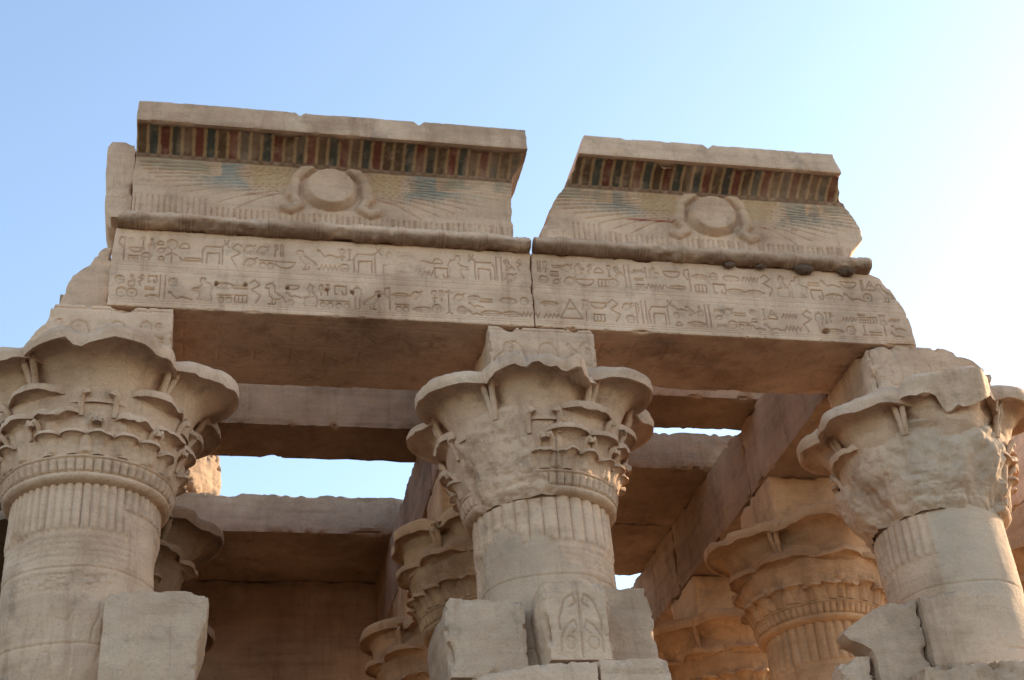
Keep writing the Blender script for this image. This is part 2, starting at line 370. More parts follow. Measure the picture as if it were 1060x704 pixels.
def parent_world(p):
    v = Vector((0, 0, 0))
    while p is not None: v = v + p.location; p = p.parent
    return np.array(v)
def tube(name, pts, rad_, mat, parent, ns=8):
    pts = [Vector(p) for p in pts]; V = []; n = len(pts)
    for i, p in enumerate(pts):
        t = (pts[min(i+1, n-1)]-pts[max(i-1, 0)]).normalized(); a = t.cross(Vector((.3, .2, 1))).normalized(); b_ = t.cross(a)
        rr = rad_[i] if isinstance(rad_, (list, tuple)) else rad_
        V += [p + (a*math.cos(2*PI*k/ns)+b_*math.sin(2*PI*k/ns))*rr for k in range(ns)]
    F = [[i*ns+k, i*ns+(k+1) % ns, (i+1)*ns+(k+1) % ns, (i+1)*ns+k] for i in range(n-1) for k in range(ns)]
    F += [list(range(ns))[::-1], [(n-1)*ns+k for k in range(ns)]]
    V = np.array([tuple(v) for v in V])
    return link_mesh(name, V, F, mat, parent, np.zeros((len(V), 4)), 50)

def column(X, Y, label, mat, spec, seed, group=None, hi=True):
    """spec: R lip radius; gone(th): 0..1 how much of the detail is lost at that angle"""
    root = empty('temple_column', (X, Y, 0), label, 'column', group)
    gone = spec.get('gone', lambda th, z: th*0.0)
    R = spec.get('R', 1.42); k = R/1.42
    # --- shaft
    nth = 420 if hi else 220
    zz = np.concatenate([[0, 1.5, 3, 4.5, 5.6], np.linspace(6.0, 8.27, 230 if hi else 90)])
    TH, Z = np.meshgrid(np.linspace(0, 2*PI, nth, endpoint=False), zz, indexing='ij')
    thw = (TH+PI) % (2*PI)-PI
    r = .742 - (Z-5.5)*.016
    fl0 = spec.get('flute0', 7.72)
    nf = spec.get('nf', 44); fr = (TH*nf/(2*PI)) % 1
    G = gone(thw, Z)
    reed = .042*np.sqrt(np.clip(1-(2*fr-1)**2, 0, 1)) - .02
    zone = sm(fl0-.02, fl0+.03, Z)*(1-G)
    band = 0
    for q in range(5):
        zb = fl0-.06-q*.062; band = band + .011*np.clip(1-((Z-zb)/.026)**2, 0, 1)
    r = r + reed*zone + band*(1-G)*spec.get('bands', .4)
    if hi:
        rl = Relief(-1.4, 1.4, 6, fl0-.36, .01); rng = random.Random(seed)
        for (cx, h0, hh) in spec.get('figs', [(-.55, 6.35, .95), (-.1, 6.35, .95), (.4, 6.5, .8)]):
            for p in ([(0,0),(.12,.25),(.1,.5),(.02,.62),(.05,.75),(.0,.85),(.06,.98),(.18,.95),(.2,.82),(.16,.74),(.26,.66),(.3,.45),(.26,.25),(.34,0)], [(.26,.6),(.5,.55),(.62,.68)], [(.05,.6),(-.1,.4),(-.12,.25)], [(.12,.25),(.26,.25)], [(.62,.0),(.62,.9)]):
                rl.stroke([(cx+a*hh*.55, h0+b_*hh) for a, b_ in p], .013, .012)
        register(rl, -1.2, 1.2, fl0-.62, fl0-.42, rng, .011, .014)
        r = r - rl.at(thw*.74, Z)*(1-G)*sm(.25, .55, fbm(np.stack([thw*.7, thw*0, Z], -1), 1.5, seed, 3))*((np.abs(thw) < 1.85))
    Pw = np.stack([X+r*np.sin(TH), Y-r*np.cos(TH), Z], -1)
    for zj in spec.get('joints', (6.62, 7.36)): r = r - .014*np.exp(-((Z-zj-.006*np.sin(TH*5))/.010)**2)
    r = r + (fbm(Pw, 5, seed, 4)-.5)*.014 - .035*np.clip((fbm(Pw, 2.3, seed+4, 4)-.6)*6, 0, 1)*spec.get('pit', 1)
    if 'rghost' in spec: r = r + spec['rghost'](thw, Z, Pw)
    Q = np.stack([r*np.sin(TH), -r*np.cos(TH), Z], -1).reshape(-1, 3)
    pc = np.zeros((len(Q), 4))
    if 'mortar' in spec:
        pc[:, :3] = spec.get('mortar_col', (.50, .395, .30)); pc[:, 3] = (spec['mortar'](thw, Z)*(.25+.45*fbm(Pw, 3, seed+40, 4))).ravel()
    link_mesh('shaft', Q, grid_faces(nth, len(zz), 0, True, True), mat, root, pc, 0)
    # --- capital bell
    nth = 360 if hi else 200
    zz = np.concatenate([np.linspace(8.205, 8.62, 46 if hi else 26), np.linspace(8.64, 9.5, 48 if hi else 20)])
    TH, Z = np.meshgrid(np.linspace(0, 2*PI, nth, endpoint=False), zz, indexing='ij'); thw = (TH+PI) % (2*PI)-PI
    G = gone(thw, Z)
    body = np.interp(Z, [8.2, 8.3, 8.5, 8.75, 9.0, 9.12, 9.3, 9.5], [.71, .765, .825, .89, .955, .97, .85, .72])
    roll = .062*np.sqrt(np.clip(1-((Z-8.25)/.044)**2, 0, 1))
    fr = (TH*60/(2*PI)) % 1
    cells = .045*np.clip(1-(2*fr-1)**4, 0, 1)*sm(8.295, 8.305, Z)*(1-sm(8.405, 8.415, Z)) + .038*np.clip(1-((Z-8.435)/.020)**2, 0, 1)
    fr2 = (TH*16/(2*PI)+.5) % 1
    ribs = .035*np.clip(1-(2*fr2-1)**2*6, 0, 1)*sm(8.46, 8.48, Z)*(1-sm(8.75, 8.8, Z))
    det = body + roll + cells + ribs - .03*np.exp(-(thw/.010)**2)*sm(8.35, 8.5, Z)*spec.get('seam', 0)
    gr = spec.get('gone_r', lambda th, z: np.interp(z, [8.2, 8.3, 8.6, 9.0, 9.1, 9.3, 9.5], [.72, .775, .87, .975, .99, .9, .75]))
    Pw = np.stack([X+np.sin(TH), Y-np.cos(TH), Z], -1)
    rg = gr(thw, Z) + (fbm(Pw, 2.2, seed+31, 4)-.5)*(.18+spec.get('lump', 0)*1.0) + .10*(np.abs(noise(Pw, 4.3, seed+33)-.5)-.25) + .07*(np.abs(noise(Pw, 9.1, seed+34)-.5)-.25) + .03*(np.abs(noise(Pw, 21, seed+35)-.5)-.25)
    r = det*(1-G) + rg*G + (fbm(Pw, 6, seed+12, 4)-.5)*.022
    Q = np.stack([r*np.sin(TH), -r*np.cos(TH), Z], -1).reshape(-1, 3)
    pc = np.zeros((len(Q), 4))
    if 'mortar' in spec:
        pc[:, :3] = spec.get('mortar_col', (.50, .395, .30)); pc[:, 3] = (spec.get('cap_mortar', lambda t, z: t*0)(thw, Z)).ravel()
    F = grid_faces(nth, len(zz), 0, True, True)
    cap = link_mesh('capital', Q, F, mat, root, pc, 0)
    # --- big cups
    seg = 64 if hi else 40
    cusps = [rad(a) for a in spec.get('cusps', (45, 135, 225, 315))]
    LB = []
    for q in range(len(cusps)):
        a0, a1 = cusps[q], cusps[(q+1) % len(cusps)]
        if a1 < a0: a1 += 2*PI
        hw = (a1-a0)/2; rho = 1.06; d = (1.34**2-rho**2)/(2.68-2*rho*math.cos(hw))
        LB.append(((a0+a1)/2, d, 1.34-d))
    LB = [(((t+PI) % (2*PI))-PI, d, r) for t, d, r in LB]; LB.sort(key=lambda l: abs(l[0]))
    g = lambda th, z: float(gone(np.array([(th+PI) % (2*PI)-PI]), np.array([z]))[0])
    for q, (th, d1, rt) in enumerate(LB):
        ov = spec.get('lobes', {}).get(0 if abs(th) < .45 else 1 if 0 < th < 1.6 else 5 if -1.8 < th < 0 else 9, {})
        rt = (rt+ov.get('drt', 0))*k; d1 = (d1+ov.get('dd', 0))*k; out = .97
        rb = rt*.80
        umbel('umbel', th, out-rb, d1, rb, rt, 8.95, 9.44+ov.get('dz', 0), mat, cap, ov.get('band', .12), seg, 26, ov.get('chip', .07), ov.get('chipf', 3.2), seed+q*7, ov.get('cav', .95), ov.get('lump', .015))
    for q, th in enumerate(cusps):
        if spec.get('noridge', lambda t: False)(th): continue
        for sg in ((-1, 1) if hi else (0,)):
            P = [(r*math.sin(th+sg*da), -r*math.cos(th+sg*da), z) for r, z, da in ((.94, 9.04, .015), (.985, 9.14, .022), (1.0, 9.22, .028), (1.045, 9.3, .036), (1.07*(.4+.6*k), 9.385, .045), (1.10*(.4+.6*k), 9.44, .05))]
            tube('ridge', P, [.03, .034, .034, .034, .036, .04], mat, cap, 8)
    lobec = [l[0] for l in LB]
    T2 = [(c, .54, .715, .28, .35, 8.70, 9.09, .065, 34, 12) for c in cusps]
    T3 = [(c+o, .66, .775, .185, .24, 8.60, 8.85, .045, 26, 10) for c in cusps for o in (-rad(14), rad(14))]
    T4 = [((q+.5)*2*PI/22, .755, .845, .085, .118, 8.46, 8.64, .024, 16, 8) for q in range(22)]
    if spec.get('arched'):
        T2 = [(c, .52, .71, .30, .37, 8.68, 9.02, .06, 34, 12) for c in lobec+cusps]; T3 = []
        T4 = [((q+.5)*2*PI/22, .755, .86, .085, .115, 8.46, 8.67, .03, 16, 8) for q in range(22)]
    for T in (T2, T3, T4):
        for (th, d0, d1, rb, rt, z0, z1, bd, sg, nz) in T:
            if g(th, (z0+z1)/2) > .5: continue
            if rt < .3 and (math.sin(th*37.7+seed*1.3)*9631.7) % 1 < .10: continue
            umbel('umbel', th, d0, d1, rb, rt, z0, z1, mat, cap, bd, sg*3, nz, .055, 4.0, seed+int(th*50) % 97, .75, .004, .022, 26 if rt > .2 else 14)
    # --- little hooked stems flanking the cups
    if spec.get('scrolls', hi):
        core = lambda z: np.interp(z, [8.5, 8.75, 9.0, 9.12, 9.3], [.825, .89, .955, .97, .90])
        for th, zc, of, ln, r_s in [(a, 9.06, .17, .24, .030) for a in lobec] + [(a, 8.80, .075, .20, .026) for a in lobec] + [(c, 8.80, .06, .16, .024) for c in cusps]:
            if abs(th) > 2.2: continue
            for sgn in (-1, 1):
                if g(th+sgn*of, zc-.05) > .5: continue
                P, RR = [], []
                for t in np.linspace(0, 1, 10):
                    zq = zc-ln + ln*min(1, t*1.25) - .05*max(0, t-.8)/.2
                    a = th+sgn*(of - .055*sm(.55, 1, t)); rr2 = core(zq)+.012+.045*sm(.3, .8, t)
                    P.append((rr2*math.sin(a), -rr2*math.cos(a), zq)); RR.append(r_s*(.8+.5*t))
                tube('scroll', P, RR, mat, cap, 8)
    return root

def abacus(root, mat, seed, x0, x1, y0, y1, z0=9.46, z1=10.272, front=None, **kw):
    return solid('abacus', (x0, x1), (z0, z1), (y0, y1), mat, root, kw.pop('res', .05), kw.pop('rough', .006), kw.pop('chip', .04), seed, front, **kw)

# ==================================================================== setting
def ground():
    V = [(-600, -600, 0), (600, -600, 0), (600, 600, 0), (-600, 600, 0)]
    o = link_mesh('ground', V, [[0, 1, 2, 3]], M_SAND, None, None, 0, False); o['kind'] = 'structure'; return o
ground()
def court():
    V, F = [], []
    m, nt, b = new_mat('dark_court_paving'); N = nt.nodes.new; L = nt.links.new
    geo = N('ShaderNodeNewGeometry'); br = N('ShaderNodeTexBrick'); br.inputs['Scale'].default_value = .55; br.inputs['Mortar Size'].default_value = .012
    br.inputs['Color1'].default_value = (.08, .063, .046, 1); br.inputs['Color2'].default_value = (.065, .052, .039, 1); br.inputs['Mortar'].default_value = (.06, .05, .04, 1)
    L(geo.outputs['Position'], br.inputs['Vector']); L(br.outputs[0], b.inputs['Base Color']); b.inputs['Roughness'].default_value = .9
    o = link_mesh('unseen_court', [(-34, -48, .004), (34, -48, .004), (34, 40, .004), (-34, 40, .004)], [[0, 1, 2, 3]], m, None, None, 0, False); o['kind'] = 'structure'  # unseen guessed court, kept dark to cut light bouncing up onto undersides
court()
def bounce_floor():
    o = link_mesh('bounce_floor', [(8.3, 1.0, .008), (22, 1.0, .008), (22, 12.5, .008), (8.3, 12.5, .008)], [[0, 1, 2, 3]], M_SAND, None, None, 0, False); o['kind'] = 'structure'  # unseen sand sheet added to bounce warm sunlight into the right bay
bounce_floor()

# -------------------------------------------------------------------- front columns
def dmg_mid(th, z):
    n = fbm(np.stack([th*1.1, z*0, z*1.1], -1), 2.4, 8, 4)-.5
    edge = th + n*.5
    cap = sm(8.10, 8.18, z+n*.15)*(1-sm(9.06, 9.12, z-.10*(th+.6)))*sm(-1.30, -1.15, edge)*(1-sm(-.42, -.36, edge-.62*np.clip(8.78-z, 0, .6)))*(z > 8.2)
    sh = (1-sm(7.70, 7.78, z+n*.9+.25*np.clip(th+.3, -.6, .8)))*sm(-1.7, -1.3, edge)*(1-sm(.25, .4, edge))*(z <= 8.2)
    return np.clip(cap+sh, 0, 1)
front_mid = column(3.57, .65, 'front column with a plain bare patch broken out of the left side of its capital', M_COL,
    dict(R=1.42, gone=dmg_mid, seam=1, cusps=(-92, -38, 24, 72, 124, 174, 220), lobes={0: dict(chip=.13), 1: dict(chip=.04), 5: dict(chip=.03)}, nf=30,
         mortar=lambda th, z: dmg_mid(th, z)*(z < 8.2), mortar_col=(.42, .325, .24), cap_mortar=lambda th, z: 0*th), 11, 'front columns of the temple')
front_left = column(-1.03, .65, 'front column whose carved capital and fluted neck are the most complete', M_COL,
    dict(R=1.48, cusps=(-90, -33, 44, 100, 152, 212), lobes={0: dict(chip=.09), 1: dict(chip=.05), 5: dict(chip=.06)}, nf=54, flute0=7.74, figs=[(-.75, 6.3, .95), (-.3, 6.3, .95), (.25, 6.45, .8)],
         gone=lambda th, z: sm(.62, .72, th + .12*np.sin(z*8))*(1-sm(1.6, 1.7, th))*(z < 8.0)), 23, 'front columns of the temple')
def dmg_right(th, z):
    cap = sm(-1.35, -1.2, th)*(1-sm(.62, .75, th+.08*np.sin(z*14)))*(z > 8.2)*(z < 9.16) + sm(-2.4, -2.3, th)*(th < -1.1)*(z > 8.2)*(z < 8.86)
    sh = sm(-.62, -.56, th)*(z <= 8.2)
    return np.clip(cap+sh, 0, 1)
front_right = column(8.12, .65, 'front column with the worn lumpy capital and smooth grey repaired shaft', M_COL,
    dict(R=1.36, gone=dmg_right, nf=46, bands=0, pit=.2, figs=[(-1.2, 6.9, .5)],
         lump=.16, cusps=(-88, -36, 34, 84, 140, 215), lobes={0: dict(chip=.30, chipf=2.1, drt=-.05, dd=-.06, band=.18, cav=.6, lump=.20), 5: dict(chip=.08, chipf=1.6, band=.17, dz=-.05, drt=.03, dd=-.02, cav=.75, lump=.09), 1: dict(chip=.10, chipf=1.6, band=.13, dz=.05, drt=.04, cav=.9, lump=.05)},
         noridge=lambda t: False,
         gone_r=lambda th, z: np.interp(z, [8.2, 8.28, 8.45, 8.7, 8.9, 9.05, 9.2, 9.5], [.74, .80, .90, .97, 1.0, .97, .9, .8]),
         mortar=lambda th, z: sm(-.66, -.6, th), mortar_col=(.48, .39, .30), cap_mortar=lambda th, z: .45*sm(-1.0, -.6, th)*(1-sm(.6, .8, th))), 37, 'front columns of the temple')

def abacus_relief(x0, x1, z0, z1, seed):
    R = Relief(x0, x1, z0, z1, .007); rng = random.Random(seed)
    R.stroke([(x0, z1-.05), (x1, z1-.05)], .008, .012)
    R.stroke(arc((x0+x1)/2+.05, z1-.36, .11, .17), .011, .016); R.stroke(arc((x0+x1)/2-.32, z1-.36, .11, .17), .011, .016)
    register(R, x0+.85, x1-.05, z1-.5, z1-.15, rng); register(R, x0+.03, x0+.15, z1-.5, z1-.15, rng)
    put(R, 0, (x0+x1)/2-.02, z1-.45, .18, .008, .012); put(R, 2, (x0+x1)/2-.37, z1-.45, .2, .008, .012)
    return wear_front(R, seed)
abacus(front_mid, M_FACE, 3, 3.01, 4.19, .004, 1.2, front=abacus_relief(3.01, 4.19, 9.46, 10.27, 5), fres=.012, chip=.05)
abacus(front_left, M_FACE, 4, ragged(pl((9.4, -1.72), (9.8, -1.70), (10.02, -1.56), (10.27, -1.5)), .05, 5, 3), -.302, .004, 1.2, front=abacus_relief(-1.5, -.3, 9.46, 10.27, 8), fres=.012, chip=.05)
abacus(front_right, M_FACE, 6, 7.402, ragged(pl((9.4, 8.95), (9.9, 8.92), (10.12, 8.72), (10.3, 8.3)), .07, 4, 7), .004, 1.2, front=abacus_relief(7.4, 8.6, 9.46, 10.27, 12), fres=.014, chip=.07)

# -------------------------------------------------------------------- front architrave, two blocks
RA = Relief(-1, 8.1, 10.25, 11.3, .006); rng = random.Random(4)
for z in (11.205, 10.828, 10.79, 10.72, 10.352, 10.325): RA.stroke([(-1, z), (8.1, z)], .007, .0055)
for z in (10.36, 10.33): pass
register(RA, -.92, 3.48, 10.855, 11.175, rng); register(RA, 3.62, 7.75, 10.855, 11.175, rng)
register(RA, -.92, 3.48, 10.385, 10.69, rng); register(RA, 3.62, 7.9, 10.385, 10.69, rng)
for x, z in ((.12, 10.62), (.42, 10.62), (.86, 10.61), (1.28, 10.62), (1.55, 10.6), (1.84, 10.58)): RA.disc(x, z, .022, .022, .07)
RA.disc(6.96, 10.42, .05, .035, .09)
fa = wear_front(RA, 77, .18)
RU = Relief(-1, 8.1, 0, 1.5, .008)          # carving on the underside: border lines and spread-winged figures
for y in (.12, .2, .62, 1.05, 1.13): RU.stroke([(-1, y), (8.1, y)], .009, .014)
for k in range(22):
    cx = -.2+k*.38
    if 3.0 < cx < 4.3: continue
    for yc in (.41, .84):
        RU.stroke([(cx-.16, yc+.09), (cx-.05, yc-.02), (cx+.05, yc-.02), (cx+.16, yc+.09)], .012, .016); RU.stroke([(cx, yc-.14), (cx, yc+.12)], .016, .016)
        RU.stroke([(cx-.15, yc+.0), (cx-.06, yc-.09), (cx+.06, yc-.09), (cx+.15, yc+.0)], .009, .012)
fu = lambda x, y: RU.at(x, y)*(.2+.8*sm(.35, .6, fbm(np.stack([x, y, x*0], -1), 1.4, 5, 3)))
seamL = ragged(pl((10.2, 3.528), (10.7, 3.538), (11.3, 3.563)), .008, 6, 2)
seamR = ragged(pl((10.2, 3.534), (10.7, 3.544), (11.3, 3.569)), .008, 6, 2)
A1 = solid('architrave_block', (ragged(pl((10.28, -.97), (10.7, -.98), (11.27, -.95)), .015, 5, 5), seamL), (10.276, 11.268), (0, 1.48), M_FACE, None, .06, .005, .02, 41, fa, lambda x, z: np.stack([x*0+.12, x*0+.09, x*0+.07, sm(.0065, .013, RA.at(x, z))*.05], -1), .0085, yres=.014, under=fu)  # carved signs tinted darker by depth, shade put into the colour
tag(A1, 'long carved stone beam with two rows of hieroglyphs spanning the left opening', 'stone beam', 'carved beams of the front')
A2 = solid('architrave_block', (seamR, ragged(pl((10.26, 8.06), (10.55, 8.05), (10.82, 7.99), (11.1, 7.88), (11.2, 7.8), (11.27, 7.66)), .03, 5, 6)), (10.276, 11.268), (0, 1.2), M_FACE, None, .06, .005, .025, 43, fa, lambda x, z: np.stack([x*0+.12, x*0+.09, x*0+.07, sm(.0065, .013, RA.at(x, z))*.05], -1), .0085, yres=.014, under=fu)  # same painted shade in the carved hollows as on the left block
tag(A2, 'carved hieroglyph beam with a slanting broken end over the right opening', 'stone beam', 'carved beams of the front')
stub = solid('broken_stone', (ragged(pl((10.28, -1.52), (10.5, -1.47), (10.8, -1.40), (10.95, -1.24), (11.15, -1.13), (11.25, -1.05)), .035, 6, 3), -.985), (10.278, 11.22), (.3, 1.1), M_FACE, None, .035, .01, .06, 61)
tag(stub, 'broken stump of stone at the far left end of the carved beam', 'stone block')

# -------------------------------------------------------------------- cornices
def cornice(label, xl, xr, xa, xb, seed, disc, blue=.75, red=.3, back=.85, joints=()):
    root = empty('cornice', ((xa+xb)/2, .2, 11.27), label, 'cornice', 'cornices of the front')
    # profile of the cavetto face: z -> y
    pz = np.array([11.40, 11.6, 11.85, 12.02, 12.14, 12.22, 12.28, 12.33, 12.365, 12.388])
    py = np.array([.01, .0, -.01, -.03, -.06, -.10, -.165, -.25, -.335, -.41])
    yf = lambda z: np.interp(z, pz, py)
    R = Relief(xa-.3, xb+.3, 11.35, 12.45, .007)
    dx, dz = disc
    # lower row of palm strips
    x = xa-.1
    k = 0
    while x < xb+.1:
        hgt = 11.60 if abs(x-dx) < 1.15 else 11.60+.02*math.sin(x*7)
        if x < dx-1.35 and not (abs(x-dx) < 1): hgt = 11.72
        R.stroke([(x, 11.43), (x, hgt)], .013, .02); x += .062; k += 1
    # wings: long feather lines fanning out
    for sg in (-1, 1):
        for q in range(11):
            z0 = dz+.16-.022*q; P = [(dx+sg*(.42+.0*q), z0)]
            for t in np.linspace(.1, 1, 8): P.append((dx+sg*(.42+t*(1.65-.035*q*q*.3)), z0+.05*math.sin(t*2.2)-.20*t**1.6*(q/11.)**1.7-.012*q*t))
            R.stroke(P, .009, .017)
        for q in range(6):
            for j in range(4):
                cx, cz = dx+sg*(.48+.075*q), dz+.19-.065*j
                R.stroke([(cx-.035, cz+.03), (cx, cz-.03), (cx+.035, cz+.03)], .009, .014)
    # uraei and disc, raised
    for sg in (-1, 1):
        P = [(dx+sg*a, dz+b_) for a, b_ in ((.22, .22), (.31, .21), (.38, .13), (.41, .0), (.40, -.12), (.34, -.22), (.44, -.28), (.52, -.25))]
        R.stroke([(px+sg*.025, pz-.02) for px, pz in P], .085, .02)
        R.stroke(P, .045, -.055)
        R.stroke([(dx+sg*.395, dz+.06), (dx+sg*.42, dz-.08)], .062, -.065)
        for q in range(5): R.stroke([(dx+sg*.37, dz+.06-.04*q), (dx+sg*.46, dz+.06-.04*q)], .006, -.05)
    R.disc(dx, dz-.01, .325, .275, .028); R.disc(dx, dz, .295, .245, -.10)
    rng = random.Random(seed)
    cols = [(.15, .038, .026), (.06, .056, .043), (.105, .062, .034), (.055, .066, .056), (.16, .045, .03), (.06, .062, .05), (.12, .072, .038)]
    stripe = .122; SEQ = [2, 3, 0, 1, 6, 4, 3, 2, 0, 5, 2, 3, 4, 6, 1, 0, 2, 3, 0, 6, 5, 4, 2]
    def front(x, z):
        fl = sm(12.19, 12.215, z); ph = ((x-xa)/stripe) % 1
        h = R.at(x, z)*(1-fl) + fl*(-.028*sm(.28, .40, np.abs(ph-.5)))
        k = sm(.30, .5, fbm(np.stack([x, x*0, z], -1), 1.8, seed, 3))
        return h*(.45+.55*k) - .008*sm(12.185, 12.195, z)*(1-sm(12.205, 12.215, z))
    def paint(x, z):
        o = np.zeros((len(x), 4)); ph = ((x-xa)/stripe) % 1; ix = ((x-xa)/stripe).astype(int)
        cc = np.array([cols[SEQ[j % 23]] for j in range(80)])[np.clip(ix, 0, 79)]
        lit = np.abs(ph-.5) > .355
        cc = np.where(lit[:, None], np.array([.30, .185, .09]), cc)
        up = z > 12.215
        n = fbm(np.stack([x, x*0, z], -1), 5, seed, 4)
        cc = cc*(.75+.5*noise(np.stack([ix, ix*0, ix*0], -1), .73, seed))[:, None]
        o[:, :3] = cc; o[:, 3] = np.where(up, .95*(.62+.38*sm(.28, .46, fbm(np.stack([x, x*0, z], -1), 1.7, seed+6, 4)))*(.7+.3*sm(.35, .5, n)), 0)
        rx = np.abs(x-dx)
        # yellow scale feathers, then blue ones, red line
        def lay(mask, c, a):
            a = np.clip(a*mask, 0, 1); m = (a > 0) & ~up
            o[m, :3] = c; o[m, 3] = a[m]
        lay(sm(.40, .45, rx)*(1-sm(.84, .9, rx))*sm(dz-.02, dz+.03, z)*(n > .38), (.46, .305, .145), .5)
        lay(sm(.78+.35*(z-dz)+.5*(n-.5), .98+.35*(z-dz)+.5*(n-.5), rx)*(1-sm(1.2, 1.9, rx+.6*(n-.5)))*sm(dz-.16+.1*(rx-.8), dz+.04+.1*(rx-.8), z)*sm(.27, .42, n)*(.55+.45*(np.sin((z+.12*rx)*150) > -.2)), (.195, .245, .235), blue*.85)
        lay(sm(1.2, 1.4, rx)*(1-sm(1.9, 2.3, rx))*sm(dz+.1, dz+.16, z)*sm(.4, .55, n), (.24, .25, .19), .5)
        lay((np.abs(z-(dz-.10)) < .016)*sm(.45, .5, rx)*(1-sm(1.0, 1.1, rx))*sm(.5-.12*red, .6-.12*red, n), (.33, .10, .06), red)
        lay((np.abs(z-12.2) < .02)*1.0, (.13, .07, .04), .7)
        low = z < 11.62
        m = low & ~up & (((x/.062) % 2).astype(int) == 0) & (n > .5)
        o[m, :3] = (.36, .20, .13); o[m, 3] = .35
        return o
    o = solid('cavetto', (xl, xr), (11.40, 12.386), (yf, back), M_FACE, root, .05, .006, .022, seed, front, paint, .010, sharp=60)
    # top slab: old joints show as small notches along its upper edge
    def ztop(x):
        o = 12.675 + .006*(x > joints[0])
        for q in joints: o = o - .055*np.clip(1-np.abs(x-q)/.06, 0, 1)
        return o
    solid('fillet', (xl, xr), (12.39, ragged(ztop, .004, 3, seed)), (-.45, back), M_FACE, root, .05, .004, .008, seed+3, None, None, .016)
    return root, xl, xr
def torus(root, x0, x1, seed):
    n = int((x1-x0)/.009)+1; ns = 26
    X_, PH = np.meshgrid(np.linspace(x0, x1, n), np.linspace(0, 2*PI, ns, endpoint=False), indexing='ij')
    r = np.full(X_.shape, .104)
    r = r + .012*(np.abs(((X_/.46) % 1)-.5) < .13)*np.abs(np.sin(X_*PI/.038))**.6      # ribbon lashing
    P = np.stack([X_, X_*0, PH], -1)
    Pw = np.stack([X_, np.cos(PH)*.2, np.sin(PH)*.2], -1)
    r = r + (fbm(Pw, 6, seed, 4)-.5)*.03 + (fbm(Pw, 19, seed+1, 3)-.5)*.028 - .03*np.clip((fbm(Pw, 3, seed+2, 3)-.62)*6, 0, 1)
    V = np.stack([X_, -.025-r*1.1*np.cos(PH), 11.352+r*.92*np.sin(PH)], -1).reshape(-1, 3)
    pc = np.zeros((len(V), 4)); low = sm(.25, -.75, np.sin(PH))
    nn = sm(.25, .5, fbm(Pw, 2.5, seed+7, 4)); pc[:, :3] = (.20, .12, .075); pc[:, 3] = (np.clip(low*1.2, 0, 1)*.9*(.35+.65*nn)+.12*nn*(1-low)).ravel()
    V = V - np.array(root.location)
    F = np.concatenate([grid_faces(ns, n)]) if False else None
    F = []
    idx = lambda i, j: i*ns + j % ns
    i, j = np.meshgrid(np.arange(n-1), np.arange(ns), indexing='ij')
    F = np.stack([i*ns+j, i*ns+(j+1) % ns, (i+1)*ns+(j+1) % ns, (i+1)*ns+j], -1).reshape(-1, 4).tolist()
    F += [list(range(ns)), [(n-1)*ns+k for k in range(ns)][::-1]]
    return link_mesh('torus_moulding', V, F, M_FACE, root, pc, 50)
c1l = ragged(pl((11.4, -.80), (11.9, -.82), (12.3, -.80), (12.66, -.80)), .012, 7, 4)
c1r = ragged(pl((11.4, 3.40), (11.7, 3.38), (12.0, 3.40), (12.25, 3.40), (12.37, 3.52), (12.66, 3.52)), .03, 9, 9)
c1, *_ = cornice('longer cornice length with painted stripes and a winged sun disc, broken square at both ends', c1l, c1r, -.80, 3.52, 101, (1.32, 11.93), .95, .35, joints=(.95, 2.28))
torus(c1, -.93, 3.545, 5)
solid('core_block', (ragged(pl((11.45, -1.02), (11.6, -1.10), (12.4, -1.13), (12.5, -1.08)), .02, 4, 8), -.812), (11.46, 12.5), (.08, .85), M_FACE, c1, .04, .008, .06, 105)
c2l = ragged(pl((11.4, 3.68), (11.55, 3.71), (11.75, 3.80), (12.0, 3.90), (12.2, 4.02), (12.4, 4.12), (12.66, 4.22)), .06, 7, 11)
c2r = ragged(pl((11.4, 7.42), (11.55, 7.52), (11.75, 7.68), (11.88, 7.71), (12.05, 7.62), (12.2, 7.52), (12.36, 7.36), (12.66, 7.30)), .055, 8, 13)
c2, *_ = cornice('shorter cornice length with painted stripes and sun disc, sloping and crumbled at its ends', c2l, c2r, 4.20, 7.30, 131, (5.80, 11.93), .75, .9, joints=(5.72,))
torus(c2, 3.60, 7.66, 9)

# dried mud nests clinging under the right-hand torus
for q, (x, z, s) in enumerate(((5.90, 11.235, .05), (6.28, 11.24, .045), (6.82, 11.235, .085), (7.35, 11.245, .08))):
    th, ph = np.meshgrid(np.linspace(0, 2*PI, 20, endpoint=False), np.linspace(0, PI, 12), indexing='ij')
    D_ = np.stack([np.sin(ph)*np.cos(th)*1.45, np.sin(ph)*np.sin(th)*.8, np.cos(ph)*.75], -1)
    rr = s*(.25+1.35*fbm(D_*[1, 1, .7]+q*3, 3.2, q, 4)); V = (D_*rr[..., None]).reshape(-1, 3)
    o = link_mesh('mud_nest', V, grid_faces(20, 12, 0, True, True), M_NEST, None, None, 0, loc=(x, -.045, z))
    tag(o, ['small dark mud nest under the torus below the right sun disc', 'smallest dark mud nest on the beam, second from the left', 'largest dark mud nest hanging under the right cornice', 'dark mud nest under the broken right end of the cornice'][q], 'mud nest', 'mud nests under the right cornice')

